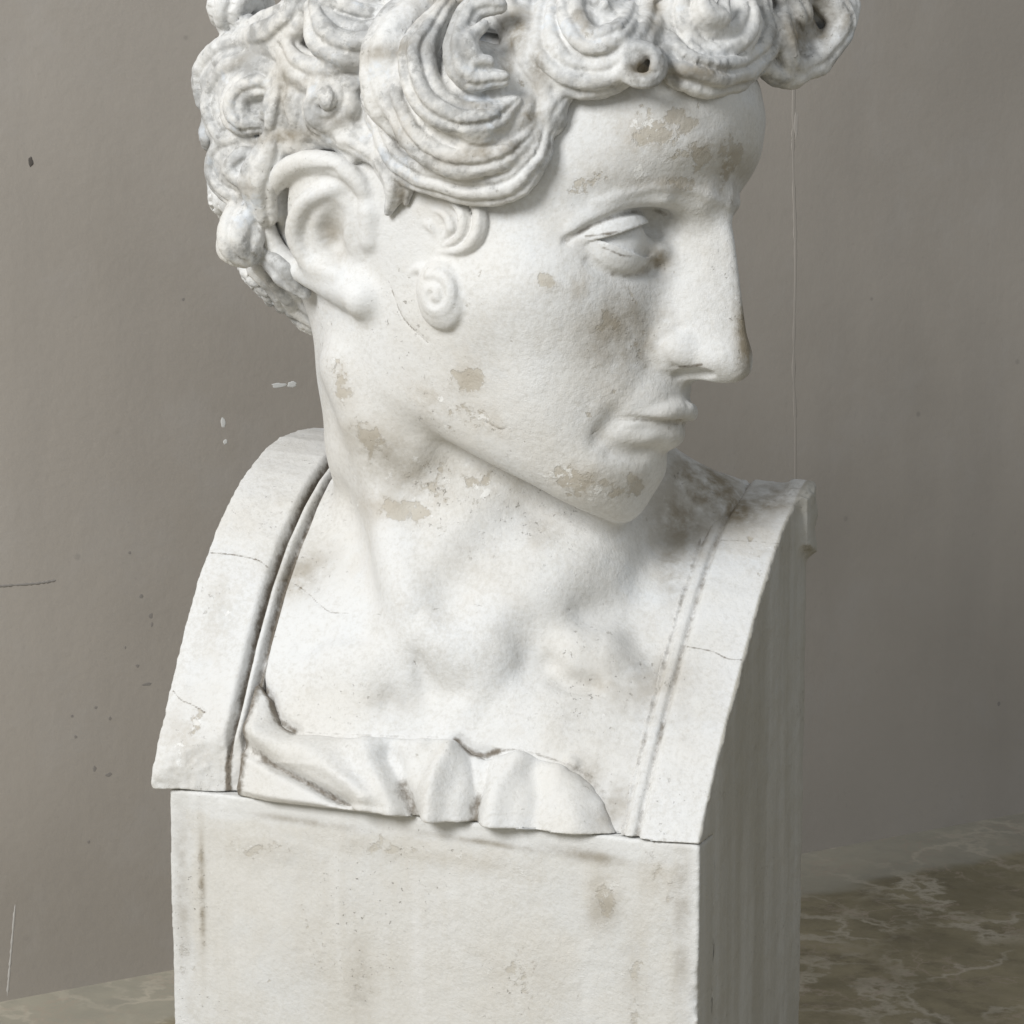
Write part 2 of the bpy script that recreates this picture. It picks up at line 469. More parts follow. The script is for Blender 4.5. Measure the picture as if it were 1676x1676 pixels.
CLOTH = np.array([on_panel(*p) for p in [(372, 1092), (392, 1085), (415, 1115), (437, 1140), (452, 1180), (480, 1198), (560, 1203), (640, 1206), (700, 1207), (745, 1213), (770, 1230), (790, 1237), (815, 1231), (850, 1228), (890, 1239), (925, 1251), (955, 1268), (985, 1305), (1003, 1360)]])
CLOTH = np.vstack([CLOTH, [CLOTH[-1][0], -60], [-HALF+BANDW-6, -60], [-HALF+BANDW-6, CLOTH[0][1]]])
FOLDS = []
for pts, sg, am in [([(386, 1206), (440, 1248), (500, 1280), (566, 1318)], 10, -20), ([(400, 1200), (470, 1225), (545, 1262), (600, 1310)], 20, 18),
                    ([(636, 1238), (655, 1280), (682, 1340)], 16, -21), ([(600, 1230), (625, 1275), (640, 1330)], 22, 12),
                    ([(740, 1235), (718, 1280), (706, 1345)], 22, 22), ([(784, 1250), (780, 1295), (770, 1350)], 14, -20),
                    ([(850, 1245), (820, 1290), (806, 1350)], 22, 12), ([(915, 1275), (935, 1300), (950, 1350)], 26, 10), ([(870, 1262), (880, 1300), (872, 1350)], 16, -9), ([(500, 1225), (600, 1225), (690, 1222)], 16, 6),
                    ([(445, 1150), (455, 1182), (478, 1197)], 8, -6), ([(410, 1150), (425, 1200)], 26, 8), ([(757, 1225), (788, 1240)], 10, -10)]:
    FOLDS.append((spline([on_panel(*p) for p in pts], 14), sg, am))
def seg2(Q, L):
    d = None
    for i in range(len(L)-1):
        a, b = L[i], L[i+1]; ab = b-a
        t = np.clip(((Q-a) @ ab)/(ab @ ab+1e-9), 0, 1)
        e = (((Q-a)-t[:, None]*ab)**2).sum(-1)
        d = e if d is None else np.minimum(d, e)
    return np.sqrt(d)
def inside(Q, L):
    c = np.zeros(len(Q), bool); j = len(L)-1
    for i in range(len(L)):
        xi, yi = L[i]; xj, yj = L[j]
        m = (yi > Q[:, 1]) != (yj > Q[:, 1])
        c ^= m & (Q[:, 0] < (xj-xi)*(Q[:, 1]-yi)/(yj-yi+1e-12)+xi); j = i
    return c
def cloth_edge(Q):
    d = seg2(Q, np.vstack([CLOTH, CLOTH[:1]]))
    return np.where(inside(Q, CLOTH), -d, d)
def drapery(P, bb=None):
    Bp = to_bust(P); d, t = panel(Bp); Q = np.stack([Bp[:, 0], t*_seg], -1)
    e = cloth_edge(Q)
    h = 10+19*sm(0, 80, -e)
    for L, sg, am in FOLDS: h = h+am*np.exp(-(seg2(Q, L)/sg)**2)
    h = np.maximum(h, 4)*(.72+.28*sm(0, 70, t*_seg))
    d = d-rec_of(Bp, t)-h
    d = smax(d, e+2.0*vnoise(P, 18.0), 16)
    d = smax(d, -HALF+BANDW-5-Bp[:, 0], 3)
    return np.maximum(d, HGT+2-Bp[:, 2])
def plinth(P, bb=None):
    Bp = to_bust(P)
    n1 = vnoise(P, 8.0); n2 = vnoise(P+50, 26.0); n3 = vnoise(P+17, 120.0)
    q = np.stack([np.abs(Bp[:, 0])-HALF, np.abs(Bp[:, 1]-DEEP/2)-DEEP/2, np.abs(Bp[:, 2]-HGT/2)-HGT/2], -1)
    s = np.sort(q, 1)
    near = np.exp(-(s[:, 1]/9)**2)*(s[:, 1] > -30)       # close to an edge: chipped
    chip = near*(.5*n1+np.maximum(n2*.7+n1*.35-.06, 0)*14*sm(-.3, .4, n3))
    d = smax(smax(q[:, 0], q[:, 1], 4), q[:, 2], 4)
    return d+chip+.9*n3+.35*n2

# ------------------------------------------------------------------ hair
LOCKS = []
def add_lock(L, R, n=5, g=.16, flat=1.0, up=None, twist=0.0, ph=0.0):
    L = np.asarray(L, float); m = len(L)
    R = np.interp(np.linspace(0, 1, m), np.linspace(0, 1, len(R)), R)
    t = np.gradient(L, axis=0); t /= np.linalg.norm(t, axis=1)[:, None]+1e-9
    N = np.empty_like(L); v = np.asarray(up if up is not None else (0, 0, 1.0), float)
    for i in range(m):
        v = v-(v @ t[i])*t[i]; v = v/(np.linalg.norm(v)+1e-9); N[i] = v
    Bn = np.cross(t, N)
    LOCKS.append(dict(L=L, R=R, N=N, B=Bn, n=n, g=g, flat=flat, tw=twist, ph=ph,
                      lo=L.min(0)-R.max()-26, hi=L.max(0)+R.max()+26))
def lock_d(P, K):
    L, R = K['L'], K['R']
    best = np.full(len(P), 1e18); idx = np.zeros(len(P), int); tt = np.zeros(len(P))
    for i in range(len(L)-1):
        a = L[i]; ab = L[i+1]-a
        q = P-a
        t = np.clip((q @ ab)/(ab @ ab+1e-9), 0, 1)
        dd = ((q-t[:, None]*ab)**2).sum(-1)/(R[i]+(R[i+1]-R[i])*t)**2
        m = dd < best
        best[m] = dd[m]; idx[m] = i; tt[m] = t[m]
    c = L[idx]+(L[idx+1]-L[idx])*tt[:, None]; r = R[idx]+(R[idx+1]-R[idx])*tt
    N = K['N'][idx]; Bn = K['B'][idx]
    q = P-c
    u = (q*N).sum(-1)/K['flat']; v = (q*Bn).sum(-1); w = (q**2).sum(-1)-(q*N).sum(-1)**2-v*v
    th = np.arctan2(v, u)
    rho = np.sqrt(u*u+v*v+np.maximum(w, 0))
    s_ = idx+tt
    gg = np.cos(K['n']*th+K['ph']+K['tw']*s_)
    gg = 1-2*np.exp(-((gg+1)*1.4))               # narrow valleys, broad ridges
    return (rho-r*(1+K['g']*.5*gg))*min(1, K['flat'])*.9
def frame_at(px, py, T=None):
    if T is None:
        p = hit(px, py); n = nrm(p)
        n = n+np.array([0, 0, .25]); n /= np.linalg.norm(n)
    else:
        p = KP(px, py, T); n = p-head_to_K((60, 0, 120)); n[1] *= .5; n /= np.linalg.norm(n)
    u = np.array([1.0, 0, 0])-n[0]*n; u /= np.linalg.norm(u); v = np.cross(n, u)
    return p, n, u, v
def lock(pts, R, n=5, g=.16, m=18, flat=1.0, tw=0.0, ph=0.0):
    """pts: (px, py, lift) on the head, or (px, py, None, T)"""
    out = []; ns = []
    for q in pts:
        if len(q) == 4:
            c = cast(q[0], q[1])[0]; T = q[3]
            if c is not None: T = max(T, c[2]+14)
            out.append(KP(q[0], q[1], T)); ns.append(np.array([0, 0, 1.0]))
        else:
            p, nn, _, _ = frame_at(q[0], q[1]); out.append(p+nn*q[2]); ns.append(nn)
    add_lock(spline(out, m), R, n, g, flat, np.mean(ns, 0), tw, ph)
def curl(px, py, R, r0, r1, turns=1.5, a0=120, ccw=1, lift=(20, 50), T=None, off=(0, 0), n=5, g=.16, rin=.12, squash=1.0, tw=0.0):
    p, nn, u, v = frame_at(px, py, T)
    m = int(14*turns)+6
    k = np.linspace(0, 1, m)
    ang = math.radians(a0)+ccw*k*turns*2*math.pi
    rad = R*((1-k)+k*rin)
    L = p+np.outer(rad*np.cos(ang)+k*off[0], u)+np.outer((rad*np.sin(ang))*squash-k*off[1], v)+np.outer(lift[0]+(lift[1]-lift[0])*k**1.3, nn)
    add_lock(L, [r0, r0*.95, (r0+r1)/2, r1], n, g, 1.0, nn, tw, random.random()*6)
random.seed(4)
def cork(px, py, R0, R1, adv, turns, a0, ccw, r0, r1, tilt=(0, 0), T=None, b0=14, n=6, g=.2, pw=.8):
    """a corkscrew curl: a tapering helix about an axis that leans away from the head's surface"""
    p, nn, u, v = frame_at(px, py, T)
    ax = nn+tilt[0]*u+tilt[1]*v; ax /= np.linalg.norm(ax)
    e1 = u-(u @ ax)*ax; e1 /= np.linalg.norm(e1); e2 = np.cross(ax, e1)
    m = int(15*turns)+6; k = np.linspace(0, 1, m)
    ang = math.radians(a0)+ccw*k*turns*2*math.pi; R = R0+(R1-R0)*k**pw
    L = p+nn*b0+np.outer(adv*k, ax)+np.outer(R*np.cos(ang), e1)+np.outer(R*np.sin(ang), e2)
    add_lock(L, [r0*.6, r0, r0*.95, (r0+r1)/2, r1], n, g, 1.0, ax, 0, random.random()*6)
# front, from the temple to the far side
lock([(775, 165, 10), (790, 160, 26)], [84, 76], n=2, m=4, g=0)
lock([(748, 50, 46), (702, 70, 62), (674, 122, 68), (674, 184, 60), (704, 234, 42)], [22, 40, 46, 40, 18], n=4, g=.14)
lock([(712, 112, 84), (694, 176, 80), (718, 236, 70), (774, 266, 60), (834, 258, 48), (874, 222, 34)], [12, 24, 29, 29, 25, 10], n=6, g=.26, m=24)
lock([(762, 74, 92), (733, 118, 104), (738, 174, 102), (776, 210, 92), (824, 212, 78), (858, 178, 62)], [14, 26, 31, 31, 25, 10], n=6, g=.26, m=24)
lock([(840, 84, 106), (806, 94, 118), (794, 128, 118), (812, 160, 108), (848, 156, 92)], [13, 20, 23, 20, 13], n=4, g=.24, m=20)
lock([(832, 104, 122), (814, 118, 130), (820, 138, 124), (838, 140, 112)], [8, 12, 12, 8], n=3, m=14)
lock([(800, 236, 74), (814, 238, 70)], [25, 22], n=4, m=5)
lock([(856, 196, 16), (846, 212, 20)], [44, 40], n=4, m=5, g=.1)
lock([(640, 200, 20), (672, 262, 22), (745, 292, 20), (822, 300, 18), (872, 268, 16), (896, 214, 14)], [22, 32, 34, 32, 28, 16], n=8, g=.2, m=24)
lock([(690, 90, 40), (705, 60, 50), (760, 48, 55), (830, 60, 50), (860, 90, 40)], [30, 38, 36, 28, 20], n=6)
cork(655, 168, 44, 12, 46, 1.5, 260, -1, 24, 11, (-.3, .2))
cork(563, 178, 44, 12, 50, 1.6, 215, -1, 27, 12, (.1, -.3))
curl(578, 226, 20, 14, 8, 1.0, 160, -1, (22, 30), n=4)
lock([(490, 190, 26), (540, 212, 18), (590, 232, 14), (624, 256, 12)], [24, 24, 20, 14], n=5)
lock([(505, 150, 20), (520, 185, 24), (505, 225, 16)], [34, 36, 24], n=6)
lock([(612, 236, 10), (636, 268, 12), (652, 306, 14), (640, 344, 8)], [14, 19, 20, 8], n=4)
lock([(652, 268, 6), (676, 296, 8), (668, 332, 3)], [8, 11, 5], n=3)
# left side
lock([(418, 168, None, 20), (426, 176, None, 30)], [62, 58], n=2, m=4, g=0)
lock([(472, 128, None, 84), (430, 104, None, 62), (380, 122, None, 30), (357, 168, None, 6), (374, 216, None, 24), (424, 228, None, 60)], [12, 26, 30, 29, 27, 12], n=6, g=.26, m=26)
lock([(462, 152, None, 100), (424, 134, None, 92), (392, 156, None, 76), (394, 194, None, 76), (432, 204, None, 90)], [10, 23, 26, 24, 10], n=5, g=.26, m=22)
curl(352, 214, 16, 24, 12, 1.1, 60, 1, (0, 12), T=-40, n=4)
lock([(402, 264, None, 0), (406, 272, None, 10)], [50, 48], n=2, m=4, g=0)
lock([(450, 246, None, 72), (412, 230, None, 48), (372, 246, None, 14), (360, 284, None, 0), (386, 314, None, 20), (430, 312, None, 50)], [10, 23, 27, 26, 24, 10], n=6, g=.26, m=24)
lock([(436, 266, None, 72), (404, 252, None, 62), (386, 274, None, 50), (402, 296, None, 56), (424, 290, None, 66)], [9, 19, 22, 19, 8], n=4, g=.24, m=20)
lock([(425, 320, None, 20), (402, 362, None, 20), (394, 392, None, 30), (402, 415, None, 30)], [26, 38, 40, 22], n=6)
lock([(446, 240, None, 90), (428, 290, None, 70), (432, 345, None, 50)], [28, 34, 26], n=6)
lock([(440, 420, None, 10), (470, 446, None, 20), (500, 480, None, 20)], [22, 26, 10], n=5)
lock([(338, 168, None, -30), (346, 120, None, -20), (386, 86, None, 20), (434, 84, None, 60), (470, 106, None, 96), (478, 142, None, 100)], [16, 32, 35, 34, 30, 14], n=5, g=.26, m=26)
lock([(366, 176, None, 10), (374, 136, None, 26), (408, 114, None, 60), (446, 122, None, 90), (454, 152, None, 96)], [12, 25, 28, 24, 10], n=5, g=.24, m=20)
lock([(464, 70, None, 110), (500, 116, None, 140), (556, 128, None, 172), (608, 108, None, 190), (624, 66, None, 190)], [16, 33, 36, 32, 14], n=5, g=.26, m=24)
lock([(514, 14, None, 170), (542, 64, None, 192), (600, 82, None, 206), (648, 56, None, 204), (654, 4, None, 196)], [16, 37, 40, 36, 16], n=5, g=.26, m=24)
lock([(664, -14, None, 210), (672, 38, None, 214), (706, 48, None, 216), (742, 22, None, 214)], [16, 30, 30, 14], n=5, g=.26, m=20)
lock([(400, 62, None, 40), (440, 56, None, 80), (480, 40, None, 120), (500, 0, None, 140)], [18, 34, 36, 26], n=5, g=.26, m=20)
cork(428, 20, 38, 12, 54, 1.6, 200, -1, 36, 17, (-.2, .3), T=20)
lock([(500, 20, None, 120), (560, 10, None, 160), (620, 20, None, 170), (640, -40, None, 150)], [34, 40, 36, 30], n=8, g=.2)
lock([(470, 130, None, 110), (500, 160, None, 120), (520, 200, None, 130), (480, 240, None, 110)], [26, 30, 26, 18], n=5)
cork(486, 176, 44, 14, 40, 1.5, 300, 1, 32, 16, (.1, .1), T=90, b0=0)
lock([(440, 130, None, 60), (478, 150, None, 96), (520, 150, None, 118), (560, 140, None, 140)], [26, 32, 30, 20], n=6)
lock([(418, 196, None, 0), (436, 214, None, 20)], [52, 50], n=6, m=4)
lock([(455, 215, None, 80), (500, 222, None, 110), (548, 214, None, 130)], [26, 30, 18], n=5)
lock([(1286, 70, None, 96), (1296, 84, None, 96)], [52, 48], n=6, m=4)
# above the forehead
lock([(980, 60, 6), (985, 70, 10)], [66, 60], n=2, m=4, g=0)
lock([(942, 2, 36), (908, 44, 40), (906, 98, 36), (940, 130, 30), (992, 130, 26), (1038, 102, 26), (1060, 58, 28), (1050, 14, 30)], [16, 28, 31, 30, 30, 28, 26, 12], n=6, g=.26, m=30)
lock([(1006, 8, 60), (958, 30, 66), (944, 72, 64), (968, 100, 58), (1008, 94, 54), (1028, 62, 50)], [12, 24, 26, 25, 23, 10], n=5, g=.26, m=24)
lock([(1010, 34, 72), (984, 50, 78), (990, 72, 72)], [10, 17, 9], n=3, m=12)
lock([(1000, 20, 40), (1046, 44, 36), (1052, 86, 26), (1010, 122, 20)], [24, 30, 28, 16], n=5)
lock([(862, 40, 34), (868, 100, 26), (890, 150, 14), (905, 196, 10)], [30, 36, 30, 22], n=6)
lock([(930, 150, 10), (905, 178, 14), (903, 205, 10)], [14, 24, 14], n=5)
curl(1046, 122, 29, 12, 9, 1.15, 30, -1, (46, 54), n=3, rin=.75)
lock([(1072, 60, 20), (1086, 100, 18), (1066, 130, 14)], [18, 20, 10], n=4)
lock([(1165, 50, None, 205), (1165, 40, None, 200)], [72, 70], n=2, m=4, g=0)
lock([(1084, 0, None, 270), (1086, 56, None, 272), (1118, 104, None, 268), (1168, 120, None, 250), (1216, 104, None, 222), (1246, 62, None, 196), (1244, 10, None, 190)], [20, 33, 35, 34, 33, 30, 18], n=7, g=.26, m=30)
lock([(1112, -14, None, 300), (1118, 40, None, 305), (1150, 76, None, 296), (1196, 68, None, 272), (1218, 30, None, 250), (1204, -16, None, 245)], [16, 28, 30, 29, 26, 14], n=6, g=.26, m=26)
lock([(1146, -16, None, 326), (1154, 22, None, 328), (1178, 32, None, 314), (1186, 0, None, 300)], [12, 20, 18, 9], n=4, m=16)

curl(1290, 74, 42, 18, 12, 1.2, 150, 1, (0, 10), T=150, n=4, rin=.7)
lock([(1318, -20, None, 120), (1362, 10, None, 110), (1372, 50, None, 105), (1340, 96, None, 120), (1292, 124, None, 150)], [24, 27, 24, 24, 22], n=5, m=20)
lock([(1368, -30, None, 70), (1386, 10, None, 70), (1384, 50, None, 75), (1366, 66, None, 80)], [16, 18, 16, 8], n=4)
lock([(1240, 100, None, 190), (1270, 122, None, 170), (1300, 132, None, 150)], [14, 20, 14], n=4)
lock([(860, 20, 50), (910, -20, 55), (980, -40, 50), (1050, -20, 40), (1080, 30, 30)], [34, 40, 40, 38, 26], n=8, g=.2)
lock([(1080, -10, None, 280), (1130, -60, None, 260), (1200, -70, None, 220), (1270, -40, None, 160), (1300, 20, None, 140)], [34, 42, 42, 38, 28], n=8, g=.2)
_n0 = len(LOCKS)
lock([(1250, 30, None, 40), (1310, 30, None, 40), (1340, 50, None, 50)], [60, 62, 36], n=7, g=.2)
lock([(1290, 0, None, -20), (1340, -20, None, -20), (1360, 20, None, 0)], [50, 46, 26], n=6, g=.2)
# sideburn curls, low on the cheek
lock([(742, 318, -4), (776, 330, 3), (788, 358, 6), (780, 392, 6), (756, 410, 3), (718, 412, -4)], [4, 10, 12, 12, 9, 3], n=3, m=20)
lock([(722, 326, -4), (752, 338, 4), (764, 364, 8), (756, 390, 6), (728, 402, -2)], [4, 9, 12, 10, 4], n=3, m=18)
lock([(700, 340, -7), (728, 350, -2), (740, 372, 0), (726, 392, -5)], [4, 9, 11, 4], n=3, m=16)
lock([(682, 362, -8), (704, 370, -5), (714, 392, -7)], [4, 10, 4], n=3, m=12)
lock([(720, 474, -4), (724, 492, -4)], [46, 46], n=3, g=.02, m=4, flat=.55)
curl(722, 484, 35, 9, 8, 1.35, 110, -1, (12, 18), n=3, rin=.15)
lock([(668, 446, -6), (690, 440, -2), (708, 452, -3)], [4, 9, 5], n=2, m=10)
SIDEBURN = LOCKS[_n0:]; del LOCKS[_n0:]
# the rest of the head, out of the photograph's sight or above its frame
_g = (1+5**.5)/2
for i in range(150):
    zc = 1-2*(i+.5)/150; ph = 2*math.pi*i/_g
    dv = np.array([math.cos(ph)*math.sqrt(1-zc*zc), math.sin(ph)*math.sqrt(1-zc*zc), zc])
    Hh = np.array([-10, 0, 186])+dv*np.array([430, 252, 292])
    if Hh[2] < -20 or Hh[0] > (385 if Hh[2] > 320 else 330) or (Hh[2] < 250 and Hh[0] > 150): continue
    Kp = head_to_K(Hh); q = 4000-Kp[2]
    px, py = 838+4000*Kp[0]/q, 838-4000*Kp[1]/q
    nK = head_to_K(Hh+dv/np.array([430, 252, 292])*400)-Kp; nK /= np.linalg.norm(nK)
    seen = nK @ (np.array([0, 0, 4000])-Kp)/np.linalg.norm(np.array([0, 0, 4000])-Kp)
    if seen > .15 and py > 40: continue
    u = np.cross([.3, 1, .2], nK); u /= np.linalg.norm(u); v = np.cross(nK, u)
    m = 22; k = np.linspace(0, 1, m); R0 = random.uniform(38, 56)
    ang = random.random()*6+random.choice((-1, 1))*k*random.uniform(1.2, 1.7)*6.28; rad = R0*(1-k*.85)
    L = Kp+np.outer(rad*np.cos(ang), u)+np.outer(rad*np.sin(ang), v)+np.outer(16+40*k, nK)
    r0 = random.uniform(30, 40)
    add_lock(L, [r0, r0*.9, r0*.45], 8, .2, 1.0, nK, 0, random.random()*6)
HSB = hit(640, 352)
def haircap(P):
    H = K_to_head(P)
    d = ell(H, (-16, 0, 190), (446, 270, 310))
    d = smax(d, (H[:, 0]-250)*.55-(H[:, 2]-245)*.84, 30)      # frees the forehead and temple
    d = smax(d, -ell(P, _c+_n*20, (118, 92, 120), EARM), 16)
    d = smax(d, -ell(P, HSB, (90, 100, 120)), 16)
    d = smax(d, (-H[:, 2]*.9-50)+np.maximum(H[:, 0]+170, 0)*.9-np.maximum(-80-H[:, 0], 0)*.15, 30)
    return d
def hair(P, bb=None):
    W = P+np.stack([vnoise(P+7, 46.0), vnoise(P+313, 46.0), vnoise(P+777, 46.0)], -1)*5.0 + np.stack([vnoise(P+7, 15.0), vnoise(P+313, 15.0), vnoise(P+777, 15.0)], -1)*.9
    d = haircap(W)
    for K in LOCKS:
        if bb is not None and boxgap(bb, K['lo'], K['hi']) > 0: continue
        m = inbox(W, K['lo'], K['hi'])
        if len(m): d[m] = smin(d[m], lock_d(W[m], K), 9)
    return d-.7*vnoise(P, 7.0)

# ------------------------------------------------------------------ wear, grime and shade painted into recesses
def front_pt(px, py):
    o = to_bust(KP(px, py, 700.0)[None])[0]; e = to_bust(KP(px, py, -300.0)[None])[0]
    return from_bust(o+(e-o)*(o[1]/(o[1]-e[1])))
def blobs(V, spec, deep=False, fn=None):
    """spec: (px, py, rx, ry, angle, strength) smudges of wear, stains and shade painted into recesses"""
    o = np.zeros(len(V))
    k = FPX/(FPX-V[:, 2]); px, py = 838+V[:, 0]*k, 838-V[:, 1]*k
    for x, y, rx, ry, an, st in spec:
        c = (fn or hit)(x, y); R_ = max(rx, ry)*3
        m = np.nonzero((np.abs(V-c) < np.array([R_, R_, 190 if deep else R_])).all(1))[0]
        if len(m) == 0: continue
        u, v = V[m, 0]-c[0], V[m, 1]-c[1]; w = (V[m, 2]-c[2])*(.25 if deep else .5)
        ca, sa = math.cos(math.radians(an)), math.sin(math.radians(an))
        q = ((u*ca+v*sa)/rx)**2+((v*ca-u*sa)/ry)**2+(w/(60 if deep else R_/3))**2
        o[m] = np.maximum(o[m], st*np.exp(-q))
    return o
WEAR = [(1060, 225, 60, 42, -10, 1), (1110, 195, 40, 26, 0, .95), (1190, 265, 60, 46, 0, .8), (1150, 245, 40, 30, 0, .8), (985, 290, 50, 20, 15, .55), (1100, 300, 80, 14, 0, .8),
        (900, 466, 26, 15, -20, 1), (948, 470, 16, 22, 0, .95), (1045, 565, 60, 38, 40, .8), (1080, 530, 30, 36, 0, .75), (1000, 520, 44, 40, 0, .6), (1000, 620, 50, 40, 40, .6),
        (765, 622, 40, 26, 10, 1), (800, 688, 60, 22, -30, .8), (700, 660, 50, 30, -40, .75), (560, 620, 26, 60, 20, .75), (620, 720, 60, 36, -20, .9), (700, 790, 80, 40, -10, .8), (640, 830, 70, 26, -10, .85),
        (950, 785, 66, 26, -18, .95), (1010, 810, 30, 18, 10, .8), (1040, 790, 20, 24, 0, .7), (800, 790, 90, 30, -15, .7), (480, 950, 40, 30, 30, .7), (1210, 430, 16, 80, 0, .7), (1212, 540, 14, 60, 0, .85),
        (1110, 690, 20, 20, 0, .7), (940, 400, 20, 20, 0, .3), (1230, 900, 60, 50, 0, .7), (1150, 1250, 50, 70, 20, .7), (300, 1200, 40, 60, 0, .6), (350, 1000, 26, 60, 0, .4)]
HGRIME_SHADE = [(845, 70, 24, 40, 0, 1), (868, 200, 18, 30, 0, .9), (800, 262, 70, 14, 8, .75), (748, 22, 44, 24, 0, 1), (880, 120, 16, 44, 0, .7), (1288, 82, 30, 34, 0, 1), (1330, 60, 30, 50, 0, .7), (1045, 124, 18, 14, 0, 1), (1150, 128, 60, 12, 0, .6), (560, 205, 30, 12, 0, .6), (640, 112, 50, 14, 0, .7), (474, 160, 18, 44, 0, .7), (470, 236, 50, 12, 0, .75), (655, 320, 14, 24, 0, .6), (830, 122, 12, 16, 0, 1), (790, 190, 60, 10, -10, .5), (1062, 40, 14, 60, 0, .8), (950, 60, 16, 30, 0, .6), (1180, 40, 30, 16, 0, .5), (420, 330, 30, 16, 0, .6), (520, 150, 40, 12, 0, .6), (400, 120, 40, 10, 20, .4), (690, 40, 14, 40, 0, .5), (1375, 40, 12, 40, 0, .6), (660, 230, 20, 30, 0, .4)]  # brown dirt in the hair, plus shade painted into holes between curls
GRIME_SHADE = [(1160, 795, 90, 60, -30, .8), (1115, 850, 60, 80, 0, .62), (1200, 830, 60, 40, -20, .8), (1260, 815, 60, 30, 0, .75), (1100, 930, 26, 50, 0, .6), (870, 860, 50, 26, -20, .35), (780, 900, 50, 40, 0, .25), (1040, 540, 50, 50, 40, .35), (1075, 425, 22, 26, 0, .7), (1060, 440, 30, 10, 20, .55), (1190, 330, 30, 14, -20, .4),  # stains, plus shade painted into eye corner, mouth corner and ear hollow
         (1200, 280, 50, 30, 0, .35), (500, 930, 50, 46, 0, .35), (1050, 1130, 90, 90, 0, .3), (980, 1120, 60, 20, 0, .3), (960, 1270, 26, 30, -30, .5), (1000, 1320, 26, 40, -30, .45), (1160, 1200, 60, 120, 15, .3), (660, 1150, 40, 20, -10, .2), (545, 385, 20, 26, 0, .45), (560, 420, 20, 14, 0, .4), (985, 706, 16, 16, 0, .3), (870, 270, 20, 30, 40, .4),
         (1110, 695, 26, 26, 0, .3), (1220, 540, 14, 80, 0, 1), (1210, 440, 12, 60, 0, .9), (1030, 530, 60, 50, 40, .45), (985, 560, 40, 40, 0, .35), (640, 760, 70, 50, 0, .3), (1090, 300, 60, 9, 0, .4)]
LINES = [([(1095, 599), (1120, 600), (1148, 597)], 3.5, .7), ([(1003, 688), (1040, 687), (1075, 690), (1112, 691)], 3.5, .6), ([(927, 394), (973, 367), (1020, 350), (1067, 343), (1090, 350)], 5, .62), ([(958, 387), (1005, 381), (1045, 370)], 3, .75), ([(986, 405), (1023, 419), (1050, 418)], 2.5, .6), ([(998, 447), (1040, 450), (1076, 434)], 6, .5),  # lid, nostril and mouth lines paint crease shade; the others are dirt
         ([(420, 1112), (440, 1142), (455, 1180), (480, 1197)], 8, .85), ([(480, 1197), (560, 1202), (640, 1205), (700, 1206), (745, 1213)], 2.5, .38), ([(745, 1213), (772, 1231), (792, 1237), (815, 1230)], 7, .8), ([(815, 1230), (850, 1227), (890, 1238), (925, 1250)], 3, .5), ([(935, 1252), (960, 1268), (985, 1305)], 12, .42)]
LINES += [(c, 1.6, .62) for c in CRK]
BLINES = [([(345, 905), (380, 908), (420, 916), (440, 930)], 1.8, .7), ([(283, 1130), (297, 1146), (312, 1152), (335, 1166)], 1.8, .75), ([(1140, 880), (1175, 884), (1230, 886), (1276, 890)], 1.8, .5), ([(1122, 1058), (1165, 1066), (1190, 1078), (1214, 1080)], 1.8, .75)]
def panel_pt(x, y): return on_panel(x, y, 1, True)
def line_dirt_shade(V, fn=hit, LINES=LINES):
    o = np.zeros(len(V))
    for pts, sg, st in LINES:
        L = np.array([fn(x, y) for x, y in pts]); L = spline(L, len(L)*3)
        m = inbox(V, L.min(0)-sg*3-26, L.max(0)+sg*3+26)
        if len(m): 
            q = V[m].copy(); 
            dd = poly_dist(q*np.array([1, 1, .35]), L*np.array([1, 1, .35]))
            o[m] = np.maximum(o[m], st*np.exp(-(dd/sg)**2))
    return o

